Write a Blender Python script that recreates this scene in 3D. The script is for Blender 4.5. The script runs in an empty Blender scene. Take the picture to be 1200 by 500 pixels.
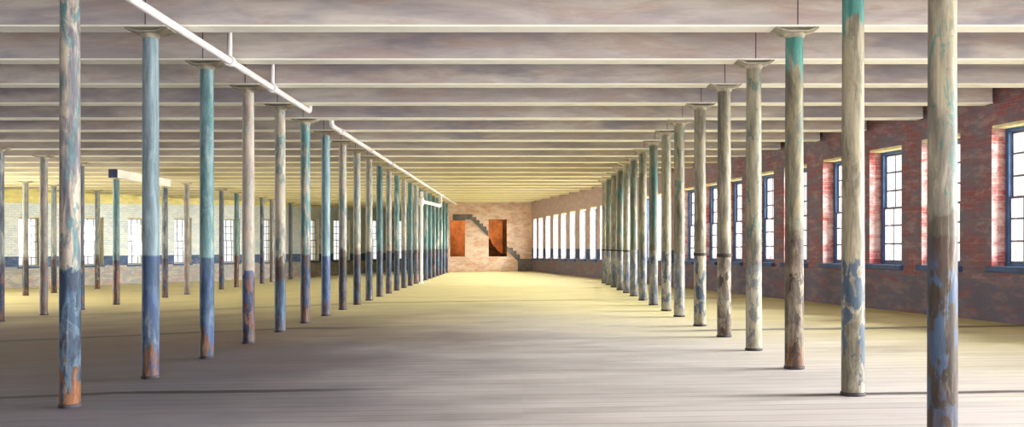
import bpy, bmesh, math, random
from mathutils import Vector, Matrix

# ------------------------------------------------------------------ camera, light, exposure
S = bpy.context.scene
C = S.collection
EYE = 1.52                      # camera height over the floor at the left row of columns
F = 1164.0                      # focal length in pixels of a 1200 px wide frame
cam_d = bpy.data.cameras.new('camera'); cam = bpy.data.objects.new('camera', cam_d); C.objects.link(cam)
cam.location = (0, 0, EYE); cam.rotation_euler = (math.pi/2, 0, 0)
cam_d.sensor_width = 36; cam_d.lens = 36*F/1200
cam_d.shift_x = -12/1200; cam_d.shift_y = 38/1200
cam_d.clip_end = 500
S.camera = cam
S.view_settings.view_transform = 'Standard'; S.view_settings.look = 'None'
S.view_settings.gamma = 1; S.view_settings.exposure = 1.5
S.view_settings.use_curve_mapping = False
try:
    S.cycles.use_denoising = True
    S.cycles.max_bounces = 10; S.cycles.diffuse_bounces = 6; S.cycles.transparent_max_bounces = 16
    S.cycles.sample_clamp_indirect = 6
except Exception: pass

WORLD_STRENGTH = 0.5
WIN_RIGHT = 0.7                # radiance-like strength of the daylight in each right-hand window
SIDE_FILL = 42.0                     # strength of the lamps in the added side openings, out of view
WIN_LEFT = 0.5
w = bpy.data.worlds.new('sky'); S.world = w; w.use_nodes = True
bg = w.node_tree.nodes['Background']; bg.inputs[0].default_value = (0.98, 0.97, 0.95, 1); bg.inputs[1].default_value = WORLD_STRENGTH

def area_light(name, loc, direction, sx, sy, watts, col=(1, 1, 1), spread=math.pi):
    L = bpy.data.lights.new(name, 'AREA'); L.shape = 'RECTANGLE'; L.size = sx; L.size_y = sy
    L.energy = watts; L.color = col; L.spread = spread
    o = bpy.data.objects.new(name, L); C.objects.link(o)
    o.location = loc
    o.rotation_euler = Vector(direction).to_track_quat('-Z', 'Y').to_euler()
    return o
# low hazy sun from the right, through the brick wall's windows
sun_d = bpy.data.lights.new('sun', 'SUN'); sun_d.energy = 27.0; sun_d.angle = math.radians(42); sun_d.color = (1.0, 0.985, 0.96)
sun = bpy.data.objects.new('sun', sun_d); C.objects.link(sun)
sun.rotation_euler = Vector((-1, 0.06, -0.16)).to_track_quat('-Z', 'Y').to_euler()
# added fill lamps out of view: one off to the right, one behind the camera
area_light('right_fill', (14, 1, 2.6), (-1, 0.5, -0.05), 11, 4.5, 100, (1.0, 0.98, 0.95))
area_light('near_end_fill', (4.5, -7.6, 1.8), (-0.08, 1, 0.04), 16, 3.6, 750, (0.97, 0.98, 1.0))

# ------------------------------------------------------------------ helpers
def floor_d(X):                 # how far the old sagging floor lies below the eye
    if X >= -4.28: return 1.4567 - 0.0148*X
    if X >= -13: return 1.52 + (-4.28 - X)*(0.385/8.72)
    return 1.905
def floor_z(X): return EYE - floor_d(X)
def wall_right_x(z): return 8.35 - 0.196*(z - 17.2)
LW0 = Vector((-23.3, 44.2)); LWD = Vector((1, 1.62)).normalized()
def wall_left_x(z): return -23.3 + (z - 44.2)/1.62
BEAM_Z = EYE + 2.49             # underside of the beams
CEIL_Z = EYE + 3.02

def obj(name, bm, mat=None, parent=None, smooth=False):
    me = bpy.data.meshes.new(name)
    bmesh.ops.recalc_face_normals(bm, faces=bm.faces)
    bm.to_mesh(me); bm.free()
    if smooth:
        for p in me.polygons: p.use_smooth = True
    o = bpy.data.objects.new(name, me); C.objects.link(o)
    if mat:
        for m in (mat if isinstance(mat, (list, tuple)) else [mat]): me.materials.append(m)
    if parent: o.parent = parent
    return o
def smooth_sides(o, ang=40):
    me = o.data
    for p in me.polygons: p.use_smooth = True
    try: me.set_sharp_from_angle(angle=math.radians(ang))
    except Exception: pass
def thing(name, label, cat, loc=(0, 0, 0), group=None):
    # every thing says so itself: a free-standing column or a loose beam is a thing here
    o = bpy.data.objects.new(name, None); C.objects.link(o); o.location = loc
    o.empty_display_size = 0.2
    return tag(o, label, cat, group)
def tag(o, label, cat, group=None):
    o['label'] = label; o['category'] = cat; o['kind'] = 'thing'
    if group: o['group'] = group
    return o
def struct(o, label=None, cat=None):
    o['kind'] = 'structure'
    if label: o['label'] = label; o['category'] = cat
    return o
def copy_to(src, parent, name=None):
    c = src.copy(); C.objects.link(c); c.parent = parent
    return c
def add_box(bm, x0, x1, y0, y1, z0, z1, bevel=0.0):
    vs = [bm.verts.new(p) for p in ((x0,y0,z0),(x1,y0,z0),(x1,y1,z0),(x0,y1,z0),(x0,y0,z1),(x1,y0,z1),(x1,y1,z1),(x0,y1,z1))]
    fs = [bm.faces.new([vs[i] for i in q]) for q in ((0,3,2,1),(4,5,6,7),(0,1,5,4),(1,2,6,5),(2,3,7,6),(3,0,4,7))]
    if bevel:
        es = list({e for f in fs for e in f.edges})
        bmesh.ops.bevel(bm, geom=es, offset=bevel, segments=2, affect='EDGES')
def add_lathe(bm, prof, seg=28, cx=0, cy=0):
    rings = []
    for r, z in prof:
        rings.append([bm.verts.new((cx + r*math.cos(2*math.pi*i/seg), cy + r*math.sin(2*math.pi*i/seg), z)) for i in range(seg)])
    for a, b in zip(rings, rings[1:]):
        for i in range(seg):
            bm.faces.new((a[i], a[(i+1) % seg], b[(i+1) % seg], b[i]))
    bm.faces.new(rings[0][::-1]); bm.faces.new(rings[-1])
def add_tube(bm, pts, r, seg=14):
    pts = [Vector(p) for p in pts]; rings = []
    prev = None
    for i, p in enumerate(pts):
        t = (pts[min(i+1, len(pts)-1)] - pts[max(i-1, 0)]).normalized()
        if prev is None:
            n = t.orthogonal().normalized()
        else:
            n = (prev - t*prev.dot(t)).normalized()
        prev = n; b = t.cross(n)
        rings.append([bm.verts.new(p + r*(math.cos(2*math.pi*k/seg)*n + math.sin(2*math.pi*k/seg)*b)) for k in range(seg)])
    for a, b in zip(rings, rings[1:]):
        for k in range(seg):
            bm.faces.new((a[k], a[(k+1) % seg], b[(k+1) % seg], b[k]))
    bm.faces.new(rings[0][::-1]); bm.faces.new(rings[-1])
def bend(p0, corner, p1, r, n=8):
    p0, c, p1 = Vector(p0), Vector(corner), Vector(p1)
    a = c + (p0-c).normalized()*r; b = c + (p1-c).normalized()*r
    out = []
    for i in range(n+1):
        t = i/n
        out.append(a*(1-t)**2 + c*2*t*(1-t) + b*t*t)
    return out
def add_prism(bm, poly, to3, depth_vec):
    a = [bm.verts.new(to3(p)) for p in poly]
    b = [bm.verts.new(Vector(to3(p)) + Vector(depth_vec)) for p in poly]
    n = len(poly)
    bm.faces.new(a); bm.faces.new(b[::-1])
    for i in range(n): bm.faces.new((a[i], a[(i+1) % n], b[(i+1) % n], b[i]))

def srgb(r, g, b):
    f = lambda c: (c/255/12.92 if c <= 10 else ((c/255+0.055)/1.055)**2.4)
    return (f(r), f(g), f(b), 1)

# ------------------------------------------------------------------ material toolkit
class NT:
    def __init__(s, name, rough=0.8, spec=0.3):
        s.m = bpy.data.materials.new(name); s.m.use_nodes = True
        s.t = s.m.node_tree; s.n = s.t.nodes; s.bsdf = s.n['Principled BSDF']
        s.bsdf.inputs['Roughness'].default_value = rough
        s.bsdf.inputs['Specular IOR Level'].default_value = spec
    def new(s, typ, **kw):
        nd = s.n.new(typ)
        for k, v in kw.items(): setattr(nd, k, v)
        return nd
    def set(s, sock, v):
        if isinstance(v, bpy.types.NodeSocket): s.t.links.new(v, sock)
        elif v is not None: sock.default_value = v
    def math(s, op, a, b=None, c=None, clamp=False):
        nd = s.new('ShaderNodeMath', operation=op, use_clamp=clamp)
        s.set(nd.inputs[0], a)
        if b is not None: s.set(nd.inputs[1], b)
        if c is not None: s.set(nd.inputs[2], c)
        return nd.outputs[0]
    def mix(s, f, a, b, mode='MIX'):
        nd = s.new('ShaderNodeMix', data_type='RGBA', blend_type=mode)
        s.set(nd.inputs[0], f); s.set(nd.inputs[6], a); s.set(nd.inputs[7], b)
        return nd.outputs[2]
    def step(s, v, lo, hi):        # smooth ramp lo->0, hi->1
        nd = s.new('ShaderNodeMapRange', interpolation_type='SMOOTHSTEP')
        s.set(nd.inputs[0], v); s.set(nd.inputs[1], lo); s.set(nd.inputs[2], hi)
        return nd.outputs[0]
    def vscale(s, v, xyz, off=None):
        nd = s.new('ShaderNodeMapping'); s.set(nd.inputs[0], v); nd.inputs[3].default_value = xyz
        if off is not None: s.set(nd.inputs[1], off)
        return nd.outputs[0]
    def noise(s, v, scale=1.0, detail=4, rough=0.6, dist=0.0):
        nd = s.new('ShaderNodeTexNoise'); s.set(nd.inputs['Vector'], v)
        nd.inputs['Scale'].default_value = scale; nd.inputs['Detail'].default_value = detail
        nd.inputs['Roughness'].default_value = rough; nd.inputs['Distortion'].default_value = dist
        return nd.outputs[0]
    def coord(s, k='Object'): return s.new('ShaderNodeTexCoord').outputs[k]
    def xyz(s, v):
        nd = s.new('ShaderNodeSeparateXYZ'); s.set(nd.inputs[0], v); return nd.outputs
    def attr(s, name, out='Color'):
        nd = s.new('ShaderNodeAttribute', attribute_type='OBJECT', attribute_name=name)
        return nd.outputs[out]
    def color(s, c): s.set(s.bsdf.inputs['Base Color'], c)
    def bump(s, h, strength=0.3, dist=0.02):
        nd = s.new('ShaderNodeBump'); nd.inputs['Strength'].default_value = strength; nd.inputs['Distance'].default_value = dist
        s.set(nd.inputs['Height'], h); s.set(s.bsdf.inputs['Normal'], nd.outputs[0])

def plain(name, col, var=0.25, scale=6, rough=0.7, stretch=(1, 1, 1), bump=0.1):
    k = NT(name, rough)
    v = k.vscale(k.coord(), stretch)
    n = k.noise(v, scale, 5)
    f = k.step(n, 0.3, 0.7)
    dark = tuple(c*(1-var) for c in col[:3]) + (1,)
    lite = tuple(min(1, c*(1+var*0.6)) for c in col[:3]) + (1,)
    k.color(k.mix(f, dark, lite)); k.bump(n, bump, 0.01)
    return k.m

# floor: narrow boards running across the hall, shade painted grey at left, yellow varnish and painted window light, dark seams
def floor_material():
    k = NT('floor_boards', 0.55, 0.25)
    P = k.coord(); x, y, z = k.xyz(P)
    wob = k.noise(P, 0.35, 4)
    # planks
    br = k.new('ShaderNodeTexBrick'); k.set(br.inputs['Vector'], P)
    br.inputs['Color1'].default_value = (0.86, 0.86, 0.86, 1); br.inputs['Color2'].default_value = (1, 1, 1, 1)
    br.inputs['Mortar'].default_value = (0.52, 0.48, 0.48, 1); br.offset = 0.37; br.offset_frequency = 3
    br.inputs['Scale'].default_value = 1; br.inputs['Mortar Size'].default_value = 0.0
    br.inputs['Mortar Smooth'].default_value = 0.3; br.inputs['Bias'].default_value = 0.2
    br.inputs['Brick Width'].default_value = 4.2; br.inputs['Row Height'].default_value = 0.27
    fr = k.math('ABSOLUTE', k.math('SUBTRACT', k.math('FRACT', k.math('DIVIDE', y, 0.27)), 0.5))
    gap = k.math('MULTIPLY', k.step(fr, 0.40, 0.47), k.step(k.noise(k.vscale(P, (0.4, 2.5, 1)), 1.0, 4), 0.32, 0.6))
    grain = k.noise(k.vscale(P, (0.5, 9, 1)), 1.6, 6)
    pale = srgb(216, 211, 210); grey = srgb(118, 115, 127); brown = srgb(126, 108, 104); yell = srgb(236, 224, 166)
    # shade over the left side painted as mauve-grey, turning brown further in
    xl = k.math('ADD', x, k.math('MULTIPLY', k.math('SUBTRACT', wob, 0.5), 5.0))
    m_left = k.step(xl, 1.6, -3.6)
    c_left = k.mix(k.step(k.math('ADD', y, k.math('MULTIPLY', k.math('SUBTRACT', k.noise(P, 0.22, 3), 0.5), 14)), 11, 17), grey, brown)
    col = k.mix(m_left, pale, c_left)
    # yellow varnish at the far end; window light painted yellow along the right
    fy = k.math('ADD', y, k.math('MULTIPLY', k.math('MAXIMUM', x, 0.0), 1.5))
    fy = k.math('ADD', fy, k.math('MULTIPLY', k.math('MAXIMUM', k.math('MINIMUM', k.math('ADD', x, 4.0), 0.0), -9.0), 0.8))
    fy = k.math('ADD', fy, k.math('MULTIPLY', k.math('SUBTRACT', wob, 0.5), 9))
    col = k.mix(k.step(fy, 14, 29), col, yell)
    blot = k.noise(k.vscale(P, (0.45, 1.0, 1)), 1.1, 6, 0.65)
    col = k.mix(k.math('MULTIPLY', k.step(blot, 0.52, 0.75), 0.35), col, srgb(150, 128, 116))
    col = k.mix(k.math('MULTIPLY', k.step(grain, 0.35, 0.7), 0.35), col, k.mix(1.0, col, (0.72, 0.7, 0.7, 1), 'MULTIPLY'))
    col = k.mix(0.8, col, br.outputs[0], 'MULTIPLY')
    col = k.mix(k.math('MULTIPLY', gap, 0.5), col, k.mix(1.0, col, (0.45, 0.40, 0.38, 1), 'MULTIPLY'))
    # long dark seams between floor sections
    wig = k.noise(k.vscale(P, (0.9, 0.9, 1)), 1.0, 5)
    for y0, wd, amt, side in ((10.25, 0.15, 0.9, 0), (18.3, 0.30, 0.75, -1), (9.45, 0.12, 0.85, 1), (16.6, 0.24, 0.7, 1), (26.5, 0.5, 0.35, 0)):
        dy = k.math('ABSOLUTE', k.math('SUBTRACT', k.math('ADD', y, k.math('MULTIPLY', k.math('SUBTRACT', wig, 0.5), wd*1.6)), y0))
        mk = k.math('MULTIPLY', k.step(dy, wd, wd*0.35), k.math('MULTIPLY', k.step(k.noise(k.vscale(P, (0.7, 3, 1)), 1.0, 5), 0.22, 0.48), amt))
        if side == 1: mk = k.math('MULTIPLY', mk, k.step(x, 1.6, 3.0))
        elif side == -1: mk = k.math('MULTIPLY', mk, k.step(x, -1.8, -4.0))
        elif y0 < 12: mk = k.math('MULTIPLY', mk, k.step(x, -0.8, -2.6))
        col = k.mix(mk, col, srgb(58, 50, 52))
    k.color(col); k.bump(k.math('SUBTRACT', k.math('MULTIPLY', grain, 0.3), gap), 0.15, 0.01)
    return k.m

def brick_wall(name, brick_a, brick_b, mortar, stain, stain2, band=None, low=None, amt=0.6, amt2=0.5, far=None):
    k = NT(name, 0.9, 0.15)
    U = k.coord('UV'); u, v, _ = k.xyz(U)
    br = k.new('ShaderNodeTexBrick'); k.set(br.inputs['Vector'], U)
    br.inputs['Color1'].default_value = brick_a; br.inputs['Color2'].default_value = brick_b; br.inputs['Mortar'].default_value = mortar
    br.inputs['Scale'].default_value = 1; br.inputs['Mortar Size'].default_value = 0.012; br.inputs['Mortar Smooth'].default_value = 0.4
    br.inputs['Brick Width'].default_value = 0.30; br.inputs['Row Height'].default_value = 0.105; br.inputs['Bias'].default_value = 0.1
    col = br.outputs[0]
    n1 = k.noise(k.vscale(U, (1, 2.0, 1)), 1.1, 7, 0.7, 0.4)
    n2 = k.noise(k.vscale(U, (1, 2.6, 1), (7.3, 2.1, 0)), 1.9, 7, 0.7, 0.3)
    n3 = k.noise(k.vscale(U, (1, 4, 1), (1.3, 9.1, 0)), 4.2, 5, 0.7)
    col = k.mix(k.math('MULTIPLY', k.step(n1, 0.40, 0.58), amt), col, stain)
    col = k.mix(k.math('MULTIPLY', k.step(n2, 0.5, 0.62), amt2), col, stain2)
    col = k.mix(k.math('MULTIPLY', k.step(n3, 0.4, 0.7), 0.25), col, k.mix(1.0, col, (0.6, 0.58, 0.6, 1), 'MULTIPLY'))
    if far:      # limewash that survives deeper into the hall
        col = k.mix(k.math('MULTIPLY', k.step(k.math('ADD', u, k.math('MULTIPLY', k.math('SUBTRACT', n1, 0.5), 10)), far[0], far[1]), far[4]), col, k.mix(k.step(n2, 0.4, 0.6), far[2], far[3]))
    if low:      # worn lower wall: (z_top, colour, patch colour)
        m = k.step(k.math('ADD', v, k.math('MULTIPLY', k.math('SUBTRACT', n1, 0.5), 0.12)), low[0]+0.02, low[0]-0.02)
        lc = k.mix(k.step(n2, 0.45, 0.6), low[1], low[2])
        lc = k.mix(k.math('MULTIPLY', k.step(n1, 0.5, 0.64), 0.7), lc, low[3])
        col = k.mix(k.math('MULTIPLY', m, 0.92), col, lc)
    if band:     # painted blue dado: (z0, z1, colour, u_start)
        m = k.math('MULTIPLY', k.step(v, band[0]-0.02, band[0]+0.02), k.step(v, band[1]+0.02, band[1]-0.02))
        m = k.math('MULTIPLY', m, k.step(n3, 0.75, 0.55))
        m = k.math('MULTIPLY', m, k.step(u, band[3]-0.6, band[3]+0.4))
        col = k.mix(k.math('MULTIPLY', m, 0.95), col, k.mix(k.step(n2, 0.35, 0.65), band[2], tuple(c*0.55 for c in band[2][:3])+(1,)))
    k.color(col); k.bump(k.math('SUBTRACT', n3, k.math('MULTIPLY', br.outputs[1], 0.8)), 0.4, 0.02)
    return k.m

def paint_column():
    # peeling paint in layers; every column carries its own colours
    k = NT('peeling_column_paint', 0.6, 0.3)
    P = k.coord(); x, y, z = k.xyz(P)
    seed = k.attr('seed', 'Fac')
    off = k.new('ShaderNodeCombineXYZ'); k.set(off.inputs[0], seed); k.set(off.inputs[1], k.math('MULTIPLY', seed, 1.7)); k.set(off.inputs[2], k.math('MULTIPLY', seed, 0.6))
    def mp(sc):
        ad = k.new('ShaderNodeVectorMath', operation='ADD'); k.set(ad.inputs[0], P); k.set(ad.inputs[1], off.outputs[0])
        return k.vscale(ad.outputs[0], sc)
    nA = k.noise(mp((5, 5, 1.3)), 1.0, 6, 0.65, 0.6)
    nB = k.noise(mp((7, 7, 2.4)), 1.0, 6, 0.65, 0.9)
    nC = k.noise(mp((16, 16, 3.0)), 1.0, 5, 0.7)
    nD = k.noise(mp((6, 6, 3.2)), 1.3, 5, 0.6, 0.5)
    col = k.mix(k.step(nA, 0.44, 0.58), k.attr('top_a'), k.attr('top_b'))
    col = k.mix(k.math('MULTIPLY', k.step(nB, 0.53, 0.58), k.attr('patch_top', 'Fac')), col, k.attr('patch_col'))
    mh = k.math('MULTIPLY', k.step(k.math('ADD', z, k.math('MULTIPLY', k.math('SUBTRACT', nB, 0.5), 1.4)), 3.5, 3.56), k.attr('head', 'Fac'))
    col = k.mix(mh, col, srgb(74, 134, 124))
    # dado paint on the lower part
    dado = k.attr('dado', 'Fac'); rag = k.attr('ragged', 'Fac')
    hh = k.math('ADD', z, k.math('MULTIPLY', k.math('SUBTRACT', nB, 0.5), rag))
    ml = k.step(hh, k.math('ADD', dado, 0.015), k.math('SUBTRACT', dado, 0.015))
    lowc = k.mix(k.step(nB, 0.4, 0.6), k.attr('low_a'), k.attr('low_b'))
    lowc = k.mix(k.math('MULTIPLY', k.step(nD, 0.50, 0.56), k.attr('patch_low', 'Fac')), lowc, k.attr('patch_low_col'))
    col = k.mix(ml, col, lowc)
    # dark bare-iron zone around the dado line
    dz = k.math('ABSOLUTE', k.math('SUBTRACT', z, k.math('SUBTRACT', dado, 0.05)))
    mb = k.math('MULTIPLY', k.step(k.math('ADD', dz, k.math('MULTIPLY', k.math('SUBTRACT', nD, 0.5), 0.5)), 0.26, 0.16), k.attr('scar', 'Fac'))
    col = k.mix(mb, col, srgb(72, 56, 46))
    # rust at the foot
    mr = k.math('MULTIPLY', k.step(k.math('ADD', z, k.math('MULTIPLY', k.math('SUBTRACT', nB, 0.5), 1.7)), 0.29, 0.24), k.attr('rust', 'Fac'))
    mr = k.math('MULTIPLY', mr, k.step(nD, 0.40, 0.46))
    col = k.mix(mr, col, k.mix(k.step(nC, 0.4, 0.6), srgb(126, 80, 50), srgb(84, 60, 46)))
    col = k.mix(k.math('MULTIPLY', k.step(nC, 0.42, 0.72), 0.6), col, k.mix(1.0, col, (0.5, 0.48, 0.5, 1), 'MULTIPLY'))
    nE = k.noise(mp((9, 9, 1.1)), 1.0, 6, 0.7, 1.2)
    col = k.mix(k.math('MULTIPLY', k.step(nE, 0.47, 0.60), 0.6), col, k.mix(1.0, col, (0.46, 0.46, 0.50, 1), 'MULTIPLY'))
    col = k.mix(k.math('MULTIPLY', k.step(nE, 0.45, 0.34), 0.35), col, k.mix(0.5, col, srgb(222, 212, 190)))
    k.color(col); k.bump(k.math('ADD', nB, k.math('MULTIPLY', nC, 0.5)), 0.2, 0.01)
    return k.m

def beam_material():
    k = NT('limewashed_beam', 0.85, 0.15)
    P = k.coord(); x, y, z = k.xyz(P)
    seed = k.attr('seed', 'Fac')
    off = k.new('ShaderNodeCombineXYZ'); k.set(off.inputs[0], seed); k.set(off.inputs[2], seed)
    ad = k.new('ShaderNodeVectorMath', operation='ADD'); k.set(ad.inputs[0], P); k.set(ad.inputs[1], off.outputs[0])
    Q = ad.outputs[0]
    n1 = k.noise(k.vscale(Q, (0.35, 1, 1.6)), 1.0, 6, 0.6, 0.8)
    n2 = k.noise(k.vscale(Q, (0.55, 1, 2.6), (5, 3, 1)), 1.3, 6, 0.65, 1.0)
    n3 = k.noise(k.vscale(Q, (1.2, 1, 9)), 1.5, 6, 0.7, 0.4)
    col = k.mix(k.step(n1, 0.35, 0.65), srgb(180, 172, 172), srgb(214, 206, 196))
    col = k.mix(k.math('MULTIPLY', k.step(n2, 0.48, 0.62), 0.55), col, srgb(192, 168, 156))
    col = k.mix(k.math('MULTIPLY', k.step(k.noise(k.vscale(Q, (0.3, 1, 1), (9, 1, 4)), 1.2, 4), 0.50, 0.64), 0.6), col, srgb(136, 134, 150))
    col = k.mix(k.math('MULTIPLY', k.step(n3, 0.42, 0.68), 0.4), col, k.mix(1.0, col, (0.7, 0.68, 0.68, 1), 'MULTIPLY'))
    col = k.mix(k.attr('bounce_yellow', 'Fac'), col, k.mix(k.step(n1, 0.3, 0.7), srgb(236, 224, 168), srgb(216, 202, 158)))
    k.color(col); k.bump(n3, 0.15, 0.01)
    return k.m

M = {}
M['floor'] = floor_material()
M['brick_right'] = brick_wall('dark_red_brick', srgb(150, 86, 86), srgb(132, 98, 104), srgb(140, 112, 116), srgb(118, 112, 124), srgb(172, 148, 146),
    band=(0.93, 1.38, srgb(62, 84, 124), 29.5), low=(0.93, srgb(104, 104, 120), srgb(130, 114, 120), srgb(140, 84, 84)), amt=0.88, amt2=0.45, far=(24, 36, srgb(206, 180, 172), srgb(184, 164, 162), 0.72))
M['brick_end'] = brick_wall('pink_washed_brick', srgb(222, 190, 164), srgb(206, 170, 150), srgb(196, 176, 160), srgb(232, 212, 190), srgb(214, 150, 104), amt=0.8, amt2=0.6)
M['brick_left'] = brick_wall('whitewashed_brick', srgb(228, 234, 232), srgb(214, 222, 222), srgb(182, 186, 184), srgb(236, 236, 222), srgb(194, 206, 206),
    band=(0.56, 1.04, srgb(74, 96, 138), -50), low=(0.58, srgb(150, 150, 148), srgb(190, 178, 158), srgb(182, 128, 116)), amt=0.6, amt2=0.4)
M['reveal'] = brick_wall('flaking_red_reveal', srgb(166, 92, 90), srgb(156, 78, 78), srgb(176, 138, 132), srgb(198, 174, 170), srgb(146, 70, 70), far=(27, 34, srgb(214, 206, 208), srgb(190, 186, 196), 0.9), amt=0.85, amt2=0.5)
M['reveal_pale'] = brick_wall('whitewashed_reveal', srgb(206, 204, 186), srgb(192, 192, 178), srgb(166, 164, 154), srgb(214, 206, 178), srgb(176, 182, 176))
M['column'] = paint_column()
M['beam'] = beam_material()
M['bounce_soffit'] = plain('cream_bounce_soffit', srgb(254, 251, 236), 0.04, 3, 0.7)  # brightness of floor-bounced light put into the underside colour
M['bounce_soffit_yellow'] = plain('yellow_bounce_soffit', srgb(252, 244, 200), 0.05, 3, 0.7)
M['seam'] = plain('dark_joint', srgb(96, 88, 92), 0.2, 5)
M['capital'] = plain('bolster_iron_paint', srgb(170, 160, 140), 0.4, 7, 0.7)
M['ring'] = plain('dark_iron_ring', srgb(58, 54, 58), 0.4, 12, 0.6)
M['collar'] = plain('tarred_collar', srgb(52, 44, 42), 0.3, 12, 0.7)
M['pipe'] = plain('white_painted_pipe', srgb(220, 212, 210), 0.1, 5, 0.45)
M['iron'] = plain('grey_hanger_iron', srgb(150, 142, 142), 0.2, 9, 0.6)
M['blue_frame'] = plain('blue_window_paint', srgb(82, 112, 160), 0.25, 5, 0.5)
M['blue_sill'] = plain('blue_sill_paint', srgb(70, 90, 128), 0.3, 5, 0.6)
M['grey_sash'] = plain('grey_sash_paint', srgb(112, 112, 122), 0.15, 8, 0.5)
M['lintel'] = plain('cream_lintel', srgb(226, 216, 170), 0.2, 4, 0.8)
M['plank_ceiling'] = plain('ceiling_planks', srgb(160, 150, 142), 0.2, 3, 0.9, (0.2, 3, 1))
M['yellow_glow'] = plain('painted_yellow_glow', srgb(232, 218, 142), 0.15, 2, 0.8, (1, 1, 3))
M['ghost'] = plain('sooty_plaster', srgb(112, 106, 102), 0.3, 3, 0.95)
M['rust_wall'] = plain('rust_orange_plaster', srgb(222, 134, 72), 0.5, 1.1, 0.9)
M['brown_wall'] = plain('brown_plaster', srgb(140, 96, 58), 0.35, 2, 0.9)
M['rubble'] = plain('dark_rubble', srgb(96, 62, 40), 0.4, 6, 0.95)
M['plain_wall'] = plain('grey_side_plaster', srgb(120, 112, 110), 0.2, 1, 0.9)
M['header'] = plain('header_limewash', srgb(224, 216, 206), 0.12, 3, 0.8)
M['navy'] = plain('navy_end_paint', srgb(52, 60, 92), 0.2, 8, 0.7)
def glass():
    k = NT('old_window_glass', 0.1)
    tr = k.new('ShaderNodeBsdfTransparent'); tr.inputs[0].default_value = (0.95, 0.96, 0.96, 1)
    gl = k.new('ShaderNodeBsdfGlossy'); gl.inputs['Roughness'].default_value = 0.05
    mx = k.new('ShaderNodeMixShader'); mx.inputs[0].default_value = 0.05
    k.t.links.new(tr.outputs[0], mx.inputs[1]); k.t.links.new(gl.outputs[0], mx.inputs[2])
    k.t.links.new(mx.outputs[0], k.n['Material Output'].inputs[0])
    return k.m
M['glass'] = glass()

# ------------------------------------------------------------------ the setting
def build_floor():
    bm = bmesh.new()
    xs = [-34, -24, -18, -13, -11, -9, -7, -5.5, -4.28, -2, 0, 2, 4, 6, 8, 11, 16]
    ys = [-8, 0, 10, 20, 30, 40, 50, 60, 82]
    g = [[bm.verts.new((x, y, floor_z(x))) for x in xs] for y in ys]
    lo = [[bm.verts.new((x, y, -1.0)) for x in (xs[0], xs[-1])] for y in (ys[0], ys[-1])]
    for j in range(len(ys)-1):
        for i in range(len(xs)-1): bm.faces.new((g[j][i], g[j][i+1], g[j+1][i+1], g[j+1][i]))
    bm.faces.new((lo[0][0], lo[0][1], lo[1][1], lo[1][0]))
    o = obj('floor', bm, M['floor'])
    return struct(o, 'worn board floor, grey near and yellow towards the far end', 'floor')
build_floor()
bm = bmesh.new(); add_prism(bm, [(-34, -8), (wall_right_x(-8)+0.7, -8), (wall_right_x(57.6)+0.7, 57.6), (1.5, 82), (-34, 82)], lambda p: (p[0], p[1], CEIL_Z), (0, 0, 0.15))
struct(obj('ceiling', bm, M['plank_ceiling']), 'plank ceiling above the cross beams', 'ceiling')

class Wall:
    """A wall standing on a straight plan line; u runs along it, openings go right through."""
    def __init__(s, p0, d, out, z0, z1, thick):
        s.p0, s.d, s.out = Vector(p0), Vector(d).normalized(), Vector(out).normalized()
        s.z0, s.z1, s.t = z0, z1, thick
    def P(s, u, v, n=0.0):
        q = s.p0 + s.d*u + s.out*n
        return Vector((q.x, q.y, v))
    def build(s, name, length, openings, mat, mat_reveal, u0=0.0):
        bm = bmesh.new(); uvl = bm.loops.layers.uv.new('UVMap')
        def quad(pts, uvs, mi):
            f = bm.faces.new([bm.verts.new(p) for p in pts]); f.material_index = mi
            for l, q in zip(f.loops, uvs): l[uvl].uv = q
        def rect(ua, ub, va, vb, n, mi=0):
            quad([s.P(ua, va, n), s.P(ub, va, n), s.P(ub, vb, n), s.P(ua, vb, n)], [(ua, va), (ub, va), (ub, vb), (ua, vb)], mi)
        cuts = sorted({u0, length} | {o[0] for o in openings} | {o[1] for o in openings})
        for a, b in zip(cuts, cuts[1:]):
            op = next((o for o in openings if o[0] <= a+1e-6 and o[1] >= b-1e-6), None)
            for n in (0, s.t):
                if op: rect(a, b, s.z0, op[2], n); rect(a, b, op[3], s.z1, n)
                else: rect(a, b, s.z0, s.z1, n)
        for ua, ub, va, vb in openings:
            for uu in (ua, ub):
                quad([s.P(uu, va, 0), s.P(uu, va, s.t), s.P(uu, vb, s.t), s.P(uu, vb, 0)], [(uu, va), (uu+s.t, va), (uu+s.t, vb), (uu, vb)], 1)
            for vv in (va, vb):
                quad([s.P(ua, vv, 0), s.P(ub, vv, 0), s.P(ub, vv, s.t), s.P(ua, vv, s.t)], [(ua, vv), (ub, vv), (ub, vv+s.t), (ua, vv+s.t)], 1)
        for uu in (u0, length): quad([s.P(uu, s.z0, 0), s.P(uu, s.z0, s.t), s.P(uu, s.z1, s.t), s.P(uu, s.z1, 0)], [(0, s.z0), (s.t, s.z0), (s.t, s.z1), (0, s.z1)], 0)
        bmesh.ops.remove_doubles(bm, verts=bm.verts, dist=1e-5)
        return struct(obj(name, bm, [mat, mat_reveal]))
    def box(s, bm, ua, ub, va, vb, na, nb, bevel=0.0):
        vs = [bm.verts.new(s.P(u, v, n)) for u, v, n in ((ua,va,na),(ub,va,na),(ub,va,nb),(ua,va,nb),(ua,vb,na),(ub,vb,na),(ub,vb,nb),(ua,vb,nb))]
        fs = [bm.faces.new([vs[i] for i in q]) for q in ((0,3,2,1),(4,5,6,7),(0,1,5,4),(1,2,6,5),(2,3,7,6),(3,0,4,7))]
        if bevel: bmesh.ops.bevel(bm, geom=list({e for f in fs for e in f.edges}), offset=bevel, segments=1, affect='EDGES')

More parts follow.
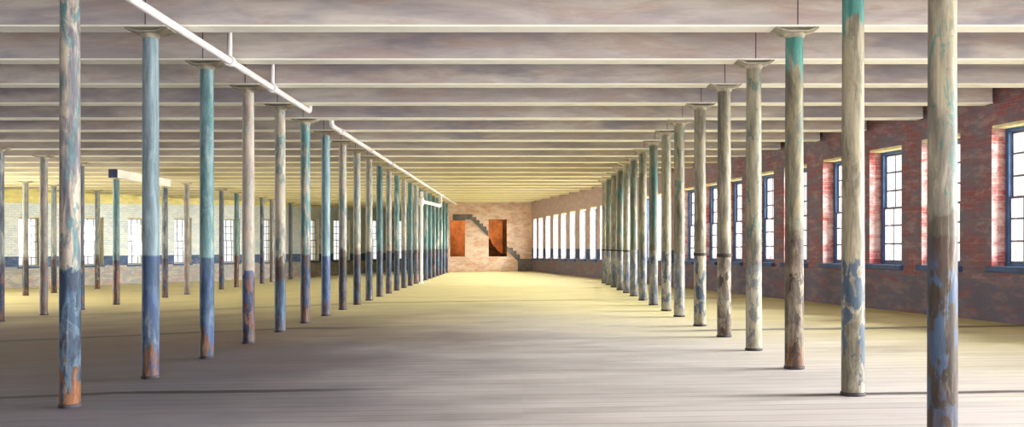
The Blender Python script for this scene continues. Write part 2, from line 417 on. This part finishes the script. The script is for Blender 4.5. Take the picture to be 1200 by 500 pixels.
win_count = [0]
def build_window(W, op, depth, m_frame, m_sash, m_sill, label, fr=0.085, cols=3, watts=100, lintel=None, col=(1, 1, 1), sill_out=0.10):
    win_count[0] += 1
    ua, ub, va, vb = op
    r = bpy.data.objects.new('window_%d' % win_count[0], None); C.objects.link(r); struct(r, label, 'window')
    bm = bmesh.new()                                       # frame
    W.box(bm, ua, ua+fr, va, vb, depth, depth+0.13, 0.008); W.box(bm, ub-fr, ub, va, vb, depth, depth+0.13, 0.008)
    W.box(bm, ua+fr, ub-fr, vb-fr*1.2, vb, depth, depth+0.13, 0.008); W.box(bm, ua+fr, ub-fr, va, va+fr*0.7, depth, depth+0.13, 0.008)
    obj('window_frame', bm, m_frame, r)
    a, b, c, d = ua+fr, ub-fr, va+fr*0.7, vb-fr*1.2
    mid = (c+d)/2
    for nm, lo, hi, dn in (('upper_sash', mid-0.02, d, 0.075), ('lower_sash', c, mid+0.02, 0.03)):
        bm = bmesh.new(); st = 0.035
        n0, n1 = depth+dn, depth+dn+0.04
        W.box(bm, a, a+st, lo, hi, n0, n1); W.box(bm, b-st, b, lo, hi, n0, n1)
        W.box(bm, a+st, b-st, lo, lo+st*1.2, n0, n1); W.box(bm, a+st, b-st, hi-st*1.2, hi, n0, n1)
        for i in range(1, cols):
            u = a + (b-a)*i/cols; W.box(bm, u-0.015, u+0.015, lo+st, hi-st, n0+0.005, n1-0.005)
        for i in range(1, 3):
            v = lo + (hi-lo)*i/3; W.box(bm, a+st, b-st, v-0.016, v+0.016, n0+0.005, n1-0.005)
        sh = obj(nm, bm, m_sash, r)
        bm = bmesh.new(); W.box(bm, a+st*0.5, b-st*0.5, lo+st*0.5, hi-st*0.5, n0+0.017, n0+0.022); obj('glazing', bm, M['glass'], sh)
    bm = bmesh.new(); W.box(bm, ua-0.06, ub+0.06, va-0.09, va+0.012, -sill_out, depth+0.02, 0.012)
    obj('window_sill', bm, m_sill, r)
    if lintel:
        bm = bmesh.new(); W.box(bm, ua, ub, vb-0.05, vb+0.004, 0.004, depth, 0.006); obj('lintel', bm, lintel, r)
    cpt = W.P((ua+ub)/2, (va+vb)/2, W.t+0.05)
    L = area_light('window_daylight_or_fill', cpt, (-W.out.x, -W.out.y, 0), ub-ua, vb-va, watts, col)
    return r

ORD = ['first','second','third','fourth','fifth','sixth','seventh','eighth','ninth','tenth','eleventh','twelfth','thirteenth','fourteenth','fifteenth','sixteenth','seventeenth','eighteenth','nineteenth','twentieth','twenty-first','twenty-second','twenty-third','twenty-fourth','twenty-fifth','twenty-sixth','twenty-seventh','twenty-eighth','twenty-ninth','thirtieth','thirty-first','thirty-second']
# right-hand brick wall, running in towards the hall's axis
R_Z0 = 3.5
RL = math.hypot(1, 0.196)
WR = Wall((wall_right_x(R_Z0), R_Z0), (-0.196, 1), (1, 0.196), -0.4, CEIL_Z, 0.50)
r_far = [5.6, 7.6, 9.6, 11.6, 13.6, 15.55, 17.53, 19.6, 21.48, 23.5, 25.5, 27.3, 29.3, 31.1, 32.95, 35.3, 37.3, 39.3, 41.0, 42.7, 44.3, 46.1, 48.0, 49.8, 51.5, 53.3, 55.1, 56.5]
r_ops = []
for i, zf in enumerate(r_far):
    wid = 1.2 if zf < 34 else 1.05
    if zf > 55.5: wid = 0.85
    t = max(0, zf - 17.5)
    r_ops.append(((zf - wid - R_Z0)*RL, (zf - R_Z0)*RL, EYE - 0.37 - 0.0085*t, EYE + 2.12 - 0.0144*t))
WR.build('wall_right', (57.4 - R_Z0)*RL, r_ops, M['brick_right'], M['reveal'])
bpy.data.objects['wall_right']['label'] = 'dark red and grey brick wall with tall blue windows'; bpy.data.objects['wall_right']['category'] = 'wall'
for i, op in enumerate(r_ops):
    zf = r_far[i]
    build_window(WR, op, 0.27, M['blue_frame'], M['grey_sash'] if zf > 8 else None, M['blue_sill'],
        'tall blue framed sash window in the right brick wall, %s from the near end' % ORD[i],
        watts=WIN_RIGHT*(1 if zf < 34 else 10)*(op[1]-op[0])*(op[3]-op[2])*math.pi, lintel=M['lintel'], col=(1.0, 0.985, 0.95), cols=3)

# oblique whitewashed wall at the far left
WL = Wall(LW0, LWD, (-LWD.y, LWD.x), -1.0, CEIL_Z, 0.55)
LK = math.hypot(1, 1.62)
l_a = [(-1.2, -0.55), (0.49, 1.08), (2.2, 2.78), (3.5, 4.1), (4.98, 5.58), (6.72, 7.35), (8.14, 8.74), (9.95, 10.7), (11.4, 12.2), (13.3, 13.95), (14.75, 15.45)]
l_ops = [(a*LK, b*LK, EYE - 0.94, EYE + 1.33 + 0.033*max(a, 0)) for a, b in l_a]
WL.build('wall_left', 17.4*LK, l_ops, M['brick_left'], M['reveal_pale'], u0=-2.4*LK)
bpy.data.objects['wall_left']['label'] = 'whitewashed brick wall with a blue painted band'; bpy.data.objects['wall_left']['category'] = 'wall'
for i, op in enumerate(l_ops):
    build_window(WL, op, 0.16, M['lintel'], M['grey_sash'], M['blue_sill'],
        'tall white paned window in the whitewashed left wall, %s from the left' % ORD[i], fr=0.05, cols=3,
        watts=WIN_LEFT*(op[1]-op[0])*(op[3]-op[2])*math.pi, col=(1.0, 0.97, 0.92), sill_out=0.03)
# window light on the far beams, built as a yellow strip above that wall
bm = bmesh.new()
vs = []
for n in (-0.10, 0.0):
    for a, lo in ((-2.2, EYE+1.84), (0, EYE+1.93), (6, EYE+2.24), (9, EYE+2.38), (16.5, EYE+2.48)):
        vs.append((bm.verts.new(WL.P(a*LK, lo, n)), bm.verts.new(WL.P(a*LK, CEIL_Z-0.01, n))))
h = len(vs)//2
for i in range(h-1):
    for q in (0, h): bm.faces.new((vs[q+i][0], vs[q+i+1][0], vs[q+i+1][1], vs[q+i][1]))
    bm.faces.new((vs[i][0], vs[i+1][0], vs[h+i+1][0], vs[h+i][0]))
struct(obj('glow_strip_1', bm, M['yellow_glow']), 'window glow painted as a yellow strip along the top of the whitewashed left wall', 'glow_strip')
# unseen side and rear walls that close the hall off
WS = Wall((-25.6, -6), (0, 1), (-1, 0), -1.0, CEIL_Z, 0.4); 
s_ops = [(u, u+1.3, EYE-0.9, EYE+1.5) for u in (30.0, 33.0, 36.0, 39.0, 42.0)]  # unseen openings added to hold lamps that brighten the far-left bays
WS.build('unseen_wall_side', 46.5, s_ops, M['plain_wall'], M['reveal_pale'])
for i, op in enumerate(s_ops):
    build_window(WS, op, 0.16, M['lintel'], M['grey_sash'], M['blue_sill'], 'added light opening in the unseen side wall, %s from the near end' % ORD[i], fr=0.05,
        watts=SIDE_FILL*(op[1]-op[0])*(op[3]-op[2])*math.pi, col=(1.0, 0.98, 0.93), sill_out=0.03)
WB = Wall((-26, -6), (1, 0), (0, -1), -1.0, CEIL_Z, 0.4); WB.build('unseen_wall_back', 23, [], M['plain_wall'], M['plain_wall'])
# end wall with two raised openings
E_Y = 57.0; EK = E_Y/F
WE = Wall((-4.45, E_Y), (1, 0), (0, 1), -0.5, CEIL_Z, 0.5)
ex = lambda px: (px-612)*EK + 4.45
ez = lambda py: EYE + (288-py)*EK
e_ops = [(0.30, ex(545), ez(300.5), ez(258)), (ex(572.5), ex(594), ez(300.5), ez(257))]
WE.build('wall_end', 5.15, e_ops, M['brick_end'], M['brown_wall'])
bpy.data.objects['wall_end']['label'] = 'pink and orange brick end wall with two raised openings'; bpy.data.objects['wall_end']['category'] = 'wall'
WN = Wall((-4.75, 57.0), (0, 1), (1, 0), -1.0, CEIL_Z, 0.3); WN.build('wall_return', 20, [], M['brick_left'], M['brick_left'])
# the room seen through the openings
WQ = Wall((-4.7, 60.2), (1, 0), (0, 1), -0.5, CEIL_Z, 0.3); WQ.build('wall_annex', 5.8, [], M['rust_wall'], M['rust_wall'])
WA = Wall((0.75, 57.45), (0, 1), (1, 0), -0.5, CEIL_Z, 0.3); WA.build('wall_annex_side', 2.9, [], M['rust_wall'], M['rust_wall'])
area_light('annex_fill', (-2.4, 58.4, 4.3), (-0.1, 0.5, -1), 3.0, 1.0, 24, (1, 0.93, 0.82))  # hidden lamp added to brighten the room behind the openings

# soot-grey outline of the removed stairs on the end wall
def e3(p): return (WE.P(ex(480 + p[0]/3.84), ez(210 + p[1]/3.84), -0.002)).to_tuple()
up = [(194,157),(283,157),(283,170),(300,170),(300,184),(315,184),(315,198),(331,198),(331,212),(346,212),(346,228),(354.5,228),(354.5,258),(276,181),(250,181),(250,184.5),(194,184.5)]
dn = [(438.5,300),(449,308),(465,308),(465,322),(481,322),(481,338),(497,338),(497,357),(551,357),(551,416),(487,416),(487,368),(438.5,320)]
for poly, lab in ((up, 'dark grey outline of removed stairs, upper flight between the end wall openings'), (dn, 'dark grey outline of removed stairs, lower flight in the end wall corner')):
    bm = bmesh.new(); add_prism(bm, poly, e3, (0, -0.035, 0))
    tag(obj('stair_outline', bm, M['ghost']), lab, 'stair outline')
# broken partition behind the second opening
bm = bmesh.new()
rng = random.Random(5)
poly = [(352,262),(362,270),(368,288),(376,300),(384,306),(392,318),(401,326),(409,333),(424,336),(440,338),(440,425),(352,425)]
def e4(p): return WE.P(ex(480 + p[0]/3.84), ez(210 + p[1]/3.84), 0.75).to_tuple()
add_prism(bm, poly, e4, (0, 0.35, 0))
tag(obj('broken_partition', bm, M['rubble']), 'dark brown broken partition sloping down inside the right-hand end opening', 'rubble')
bm = bmesh.new(); add_box(bm, ex(588.3)-4.45, ex(588.3)-4.45+0.5, E_Y+1.3, E_Y+1.6, 0, 3.6, 0.01)
tag(obj('brown_pier', bm, M['brown_wall']), 'brown plaster pier standing inside the right-hand end opening', 'pier')

# ------------------------------------------------------------------ ceiling beams
LEFT_X, RIGHT_X = -4.28, 3.13
beam_ys = [9.4 + 2.03*k for k in range(-1, 31)]
rb = random.Random(3)
n_seen = 0
for k, by in enumerate(beam_ys):
    hw = 0.15
    xl = -25.5 if by < 41 else wall_left_x(by) + 0.18
    xr = wall_right_x(by) - 0.06 if by < 56.5 else -4.4
    if by > 41: xl = wall_left_x(by + hw) + 0.2
    if by > 56.5 and xl > -6: break
    r = thing('ceiling_beam', 'grey limewashed ceiling beam with a pale underside strip standing in for bounced light, %s from the front' % ORD[k], 'beam', ((xl+xr)/2, by, BEAM_Z), 'cross beams under the ceiling')
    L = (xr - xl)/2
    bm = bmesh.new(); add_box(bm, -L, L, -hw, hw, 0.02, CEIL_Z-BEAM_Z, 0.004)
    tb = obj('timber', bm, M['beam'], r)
    tb['seed'] = rb.uniform(0, 60); tb['bounce_yellow'] = max(0.0, min(1.0, (by-24)/28))  # yellow bounced light mixed into the beam colour, stronger with depth
    bm = bmesh.new(); add_box(bm, -L, L, -hw-0.012, hw+0.012, 0.0, 0.02, 0.003)  # thin strip whose pale colour carries the light bounced off the floor
    obj('soffit_bounce', bm, M['bounce_soffit'] if by < 28 else M['bounce_soffit_yellow'], r)
    if by < 34:
        for sx in (LEFT_X, RIGHT_X):
            bm = bmesh.new(); add_box(bm, sx-0.006-(xl+xr)/2, sx+0.006-(xl+xr)/2, -hw-0.006, -hw+0.01, 0.02, CEIL_Z-BEAM_Z-0.02)
            obj('joint_seam', bm, M['seam'], r)

# ------------------------------------------------------------------ columns
CAP_H = 0.055
def shaft_bm(r, h):
    bm = bmesh.new()
    add_lathe(bm, [(r*1.03, 0.03), (r*1.02, h*0.25), (r, h*0.5), (r*0.97, h*0.8), (r*0.95, h-0.10), (r*0.95, h)], 32)
    return bm
def ring_bm(r):
    bm = bmesh.new(); add_lathe(bm, [(r*1.10, 0.0), (r*1.13, 0.008), (r*1.13, 0.024), (r*1.06, 0.034), (r*1.0, 0.036)], 32); return bm
def neck_bm(r, h):
    bm = bmesh.new(); add_lathe(bm, [(r*0.96, h-0.05), (r*1.12, h-0.035), (r*1.16, h-0.012), (r*1.16, h)], 32); return bm
def capital_bm(r, h):
    # bolster: flat pad on the column head with two wings folded up to the beam
    bm = bmesh.new(); a, b, t, dy = r*1.12, 0.245, 0.014, 0.155
    poly = [(-b, CAP_H), (-b, CAP_H-t), (-a, 0), (a, 0), (b, CAP_H-t), (b, CAP_H), (b-0.01, CAP_H), (a, t+0.004), (-a, t+0.004), (-b+0.01, CAP_H)]
    add_prism(bm, poly, lambda p: (p[0], -dy, h+p[1]), (0, 2*dy, 0))
    return bm
def collar_bm(r, z):
    bm = bmesh.new(); add_lathe(bm, [(r*1.0, z), (r*1.12, z+0.006), (r*1.12, z+0.05), (r*1.0, z+0.056)], 28); return bm
proto = {}
def make_column(name, label, X, Y, group, props, r, top=None, collar=None, cap=True):
    fz = floor_z(X); h = (top if top else BEAM_Z - CAP_H) - fz
    key = (round(r, 3), round(h, 3))
    t = thing(name, label, 'column', (X, Y, fz), group)
    if key not in proto:
        s = obj('shaft', shaft_bm(r, h), M['column'], t, True); smooth_sides(s)
        b = obj('base_ring', ring_bm(r), M['ring'], t); smooth_sides(b)
        n = obj('neck_ring', neck_bm(r, h), M['capital'], t); smooth_sides(n)
        c = obj('capital', capital_bm(r, h), M['capital'], t)
        proto[key] = (s, b, n, c)
        parts = proto[key]
        if not cap: bpy.data.objects.remove(c)
    else:
        parts = [copy_to(p, t) for p in proto[key][:4 if cap else 3]]
    s = parts[0]
    for kk, vv in props.items(): s[kk] = vv
    if collar:
        for cz in collar:
            o = obj('collar_band', collar_bm(r, cz), M['collar'], t); smooth_sides(o)
    return t
def col3(c):
    g = 0.3*c[0] + 0.59*c[1] + 0.11*c[2]
    return [float(0.68*(0.80*x + 0.20*g)) for x in c[:3]]
rc = random.Random(11)
CREAM, PALEB, TEAL, GREYB = srgb(206, 190, 166), srgb(150, 180, 190), srgb(92, 150, 154), srgb(112, 118, 132)
BLUE, NAVY, SKY = srgb(64, 98, 128), srgb(50, 66, 92), srgb(108, 142, 168)
BROWN, RUST, OLIVE, SAND, GREEN = srgb(70, 54, 42), srgb(180, 106, 66), srgb(134, 126, 100), srgb(182, 170, 134), srgb(70, 132, 120)
def props(top_a, top_b, patch, pt, low_a, low_b, plow, pl, dado, ragged, scar, rust, seed=None):
    return dict(top_a=col3(top_a), top_b=col3(top_b), patch_col=col3(patch), patch_top=float(pt), low_a=col3(low_a), low_b=col3(low_b),
        patch_low_col=col3(plow), patch_low=float(pl), dado=float(dado), ragged=float(ragged), scar=float(scar), rust=float(rust),
        head=0.0, seed=float(seed if seed is not None else rc.uniform(0, 80)))
left_specs = [
 ('cream and grey over rusty blue', props(CREAM, srgb(112,114,128), TEAL, 0.9, BLUE, NAVY, SKY, 0.6, 1.32, 0.5, 0, 1.0, 3.1)),
 ('pale blue over blue, rusty-footed', props(PALEB, srgb(140,168,180), TEAL, 0.1, BLUE, srgb(70,98,150), SKY, 0.3, 1.41, 0.02, 0, 0.9, 14.2)),
 ('light teal over blue, orange-footed', props(srgb(132,176,178), TEAL, PALEB, 0.6, BLUE, srgb(76,106,160), SKY, 0.4, 1.36, 0.02, 0, 0.8, 22.0)),
 ('pinkish cream over blue with rust patches', props(srgb(222,200,180), CREAM, srgb(150,196,192), 0.4, srgb(86,110,160), NAVY, RUST, 0.6, 1.08, 0.4, 0.1, 1.0, 31.7)),
 ('creamy white with a dark scar', props(srgb(214,200,176), CREAM, TEAL, 0.7, BLUE, srgb(84,118,160), BROWN, 0.4, 1.16, 0.3, 0.9, 0.4, 40.4)),
 ('cream and bright teal over brown-streaked blue', props(CREAM, TEAL, srgb(96,172,180), 0.8, srgb(72,104,150), NAVY, srgb(128,92,74), 0.7, 1.36, 0.3, 0.2, 0.7, 50.9)),
 ('smooth pale blue over blue', props(srgb(150,190,200), srgb(132,176,190), TEAL, 0.3, srgb(70,100,156), srgb(84,116,166), SKY, 0.3, 1.30, 0.02, 0, 0.5, 58.2)),
 ('cream and teal over brown-scarred navy', props(CREAM, srgb(190,190,180), TEAL, 0.7, NAVY, srgb(96,92,104), BROWN, 0.7, 1.26, 0.2, 0.8, 0.3, 66.1)),
 ('cream and teal above dark brown', props(CREAM, srgb(176,186,180), TEAL, 0.6, srgb(70,76,100), BLUE, BROWN, 0.8, 1.30, 0.06, 0.6, 0.3, 73.9)),
]
row_l = [9.4 + 2.04*k for k in range(24)]
alts = ['teal and cream over navy', 'cream over blue', 'blue-green over blue', 'weathered grey-cream over rusty blue']
for k, y in enumerate(row_l):
    if k < len(left_specs): txt, pr = left_specs[k]
    else:
        q = k % 4; txt = alts[q]
        ta, tb = ((TEAL, srgb(190,196,180)), (CREAM, srgb(190,190,180)), (srgb(88,132,134), TEAL), (srgb(200,190,172), srgb(150,160,164)))[q]
        if k > 16: ta = srgb(84, 138, 132)
        pr = props(ta, tb, TEAL, 0.6, BLUE, NAVY, RUST if q == 3 else BROWN, 0.5, 1.36, 0.08, 0.25, 0.4)
    make_column('iron_column', '%s column, %s back in the long left row' % (txt, ORD[k]), LEFT_X, y, 'long left row of columns', pr, 0.094)
right_specs = [
 ('olive-grey, brown and blue', props(srgb(166,156,122), srgb(138,130,112), GREEN, 0.8, srgb(88,76,66), BROWN, srgb(70,98,132), 0.95, 1.50, 0.4, 0.7, 0.2, 5.4)),
 ('sandy with blue flakes near its foot', props(SAND, OLIVE, srgb(190,176,130), 0.4, srgb(196,188,160), OLIVE, BLUE, 0.9, 1.25, 0.8, 0.0, 0.1, 12.9)),
 ('ochre with dark brown lower half', props(srgb(172,156,112), OLIVE, GREEN, 0.4, srgb(150,132,104), srgb(104,84,64), BROWN, 1.0, 1.48, 0.5, 0.6, 0.6, 20.3)),
 ('sandy with green and black-blue patches', props(SAND, srgb(180,172,140), GREEN, 0.7, srgb(200,192,164), SAND, srgb(76,100,130), 0.6, 1.35, 0.5, 0.5, 0.1, 27.5)),
 ('grey-olive, brown below its collar', props(OLIVE, SAND, srgb(160,156,130), 0.4, srgb(120,100,84), srgb(180,168,140), BROWN, 0.9, 1.30, 0.06, 0.3, 0.1, 36.0)),
 ('pale sandy, blue-flaked, black-collared', props(srgb(180,170,138), OLIVE, SAND, 0.3, srgb(196,186,150), SAND, BLUE, 0.9, 1.30, 0.1, 0.0, 0.1, 44.4)),
 ('sandy and green over blue-streaked cream', props(SAND, OLIVE, GREEN, 0.8, srgb(190,184,164), srgb(110,130,160), BLUE, 0.5, 1.25, 0.3, 0.1, 0.1, 52.6)),
 ('cream with blue patches low', props(SAND, srgb(190,184,150), GREEN, 0.3, srgb(190,184,164), SAND, srgb(80,108,140), 0.9, 1.30, 0.3, 0.1, 0.1, 61.0)),
]
row_r = [7.4, 9.4, 11.43, 13.43, 15.4, 17.5, 19.8, 21.6, 23.7, 25.8, 27.9, 29.8, 31.8, 33.9, 35.9, 37.8]
alts_r = ['olive-green and cream', 'sandy cream over blue-grey', 'greenish with dark collar scar', 'sandy grey with a dark collar line']
for k, y in enumerate(row_r):
    if k < len(right_specs): txt, pr = right_specs[k]
    else:
        q = k % 4; txt = alts_r[q]
        pr = props((OLIVE, SAND, srgb(118,128,104), SAND)[q], (GREEN, OLIVE, OLIVE, srgb(180,172,150))[q], GREEN, 0.6, srgb(184,176,150), srgb(120,134,156), BLUE, 0.6, 1.28, 0.3, 0.3, 0.1)
    pr['head'] = 1.0 if k in (1, 2) else 0.0
    make_column('iron_column', '%s column, %s back in the right row' % (txt, ORD[k]), RIGHT_X, y, 'right row of columns', pr, 0.104,
        collar=[1.235] if k in (4, 5) or k >= 11 else None)

# far-left rows: middle row (two of its columns carry a timber header) and rear row
mid = [25.1, 27.4, 29.7, 32.3, 36.7, 39.1, 43.6, 45.9, 50.4, 52.4, 56.6]
HEAD_TOP = EYE + 2.47; HEAD_H = 0.27
for k, y in enumerate(mid):
    head = y in (32.3, 36.7)
    X = -13.2
    q = k % 4
    txt = ('blue-grey and cream over navy', 'pinkish grey', 'grey-blue', 'teal over rust-brown')[q] if not head else ('teal over rusty brown', 'brown and navy')[y > 33]
    pr = props((GREYB, srgb(190,176,164), GREYB, TEAL)[q], (srgb(176,180,180), srgb(170,158,150), srgb(120,128,146), srgb(140,170,168))[q], TEAL, 0.4,
        (srgb(74,88,128), srgb(160,150,146), NAVY, srgb(120,84,66))[q], (NAVY, srgb(140,132,136), BLUE, NAVY)[q], RUST, 0.4, 1.45, 0.15, 0.3, 0.5)
    lab = '%s column, %s from the front in the middle left row%s' % (txt, ORD[k], ' with header' if head else '')
    make_column('iron_column', lab, X, y, 'middle left row of columns', pr, 0.105, top=(HEAD_TOP-HEAD_H) if head else None, cap=not head)
for k, (X, y) in enumerate([(-19.05, 38.1), (-19.0, 40.3), (-18.9, 44.2)]):
    pr = props(srgb(186,182,170), srgb(150,164,168), TEAL, 0.5, (NAVY, BROWN, srgb(170,160,150))[k], NAVY, BROWN, 0.7, 1.35, 0.2, 0.7, 0.9)
    make_column('iron_column', 'rusty-footed %s column, %s from the front in the rear left row' % (('grey-green', 'pale blue', 'pinkish')[k], ORD[k]), X, y, 'rear left row of columns', pr, 0.105)
# header lying on the two shorter columns
t = thing('header_beam', 'pale header beam with navy end across two columns in the middle left row', 'beam', (-13.2, 34.5, HEAD_TOP-HEAD_H))
bm = bmesh.new(); add_box(bm, -0.13, 0.13, -2.42, 2.45, 0.002, HEAD_H, 0.006); obj('timber', bm, M['header'], t)
bm = bmesh.new(); add_box(bm, -0.135, 0.135, -2.50, -2.422, 0.001, HEAD_H+0.005, 0.006); obj('end_plate', bm, M['navy'], t)['label'] = 'navy painted end of the header'

# ------------------------------------------------------------------ overhead pipes
PX, PZ, PR = -3.8, EYE + 2.40, 0.046
def coupling(y, parent):
    bm = bmesh.new(); add_tube(bm, [(PX, y-0.06, PZ), (PX, y-0.05, PZ), (PX, y+0.05, PZ), (PX, y+0.06, PZ)], PR*1.5, 18)
    o = obj('coupling', bm, M['pipe'], parent); smooth_sides(o)
t = thing('overhead_pipe', 'white pipe under the near ceiling beams, ending in a turned-up elbow', 'pipe')
bm = bmesh.new(); add_tube(bm, [(PX, 5.5, PZ)] + [(PX, 5.5+0.5*i, PZ) for i in range(1, 24)] + bend((PX, 16, PZ), (PX, 17.75, PZ), (PX, 17.75, PZ+0.5), 0.1) + [(PX, 17.75, CEIL_Z-0.004)], PR, 18)
smooth_sides(obj('pipe_run', bm, M['pipe'], t))
for y in (12.9, 15.1):
    bm = bmesh.new(); add_tube(bm, [(PX, y, PZ), (PX, y, CEIL_Z-0.004)], PR*0.72, 14); smooth_sides(obj('drop_pipe', bm, M['pipe'], t))
    coupling(y, t)
coupling(9.3, t)
t = thing('overhead_pipe', 'long white pipe receding along the left columns to the end wall', 'pipe')
bm = bmesh.new(); add_tube(bm, [(PX, 19.8, CEIL_Z-0.004)] + bend((PX, 19.8, CEIL_Z), (PX, 19.8, PZ), (PX, 22, PZ), 0.1) + [(PX, 20.5+2*i, PZ) for i in range(0, 18)] + [(PX, E_Y-0.02, PZ)], PR, 18)
smooth_sides(obj('pipe_run', bm, M['pipe'], t))
for y in [20.8+4.06*i for i in range(9)]: coupling(y, t)
for y in [21.9+2.03*i for i in range(12)]:
    bm = bmesh.new(); add_tube(bm, [(PX, y, PZ+PR), (PX, y, CEIL_Z-0.004)], 0.012, 8); obj('hanger', bm, M['iron'], t)
# riser with its branch
t = thing('riser_pipe', 'white standpipe with a curved branch up to the long overhead pipe', 'pipe', (-4.18, 41.1, floor_z(-4.18)))
fz = floor_z(-4.18); bz = EYE + 1.84 - fz
bm = bmesh.new(); add_tube(bm, [(0, 0, 0), (0, 0, 1), (0, 0, BEAM_Z-fz-0.25)], 0.058, 18); smooth_sides(obj('standpipe', bm, M['pipe'], t))
bm = bmesh.new(); add_lathe(bm, [(0.12, 0), (0.12, 0.03), (0.075, 0.05)], 20); obj('floor_flange', bm, M['pipe'], t)
a = Vector((0, 0, bz)); c = Vector((0.43, 3.6, bz)); e = Vector((0.40, 4.6, PZ-fz-PR-0.045))
bm = bmesh.new(); add_tube(bm, [a, a.lerp(c, 0.5)] + bend(a, (0.47, 4.4, bz-0.02), e, 0.45, 10) + [e], 0.075, 18); smooth_sides(obj('branch', bm, M['pipe'], t))
bm = bmesh.new(); add_lathe(bm, [(0.08, bz-0.16), (0.12, bz-0.14), (0.13, bz), (0.12, bz+0.14), (0.08, bz+0.16)], 20); smooth_sides(obj('valve_body', bm, M['pipe'], t))
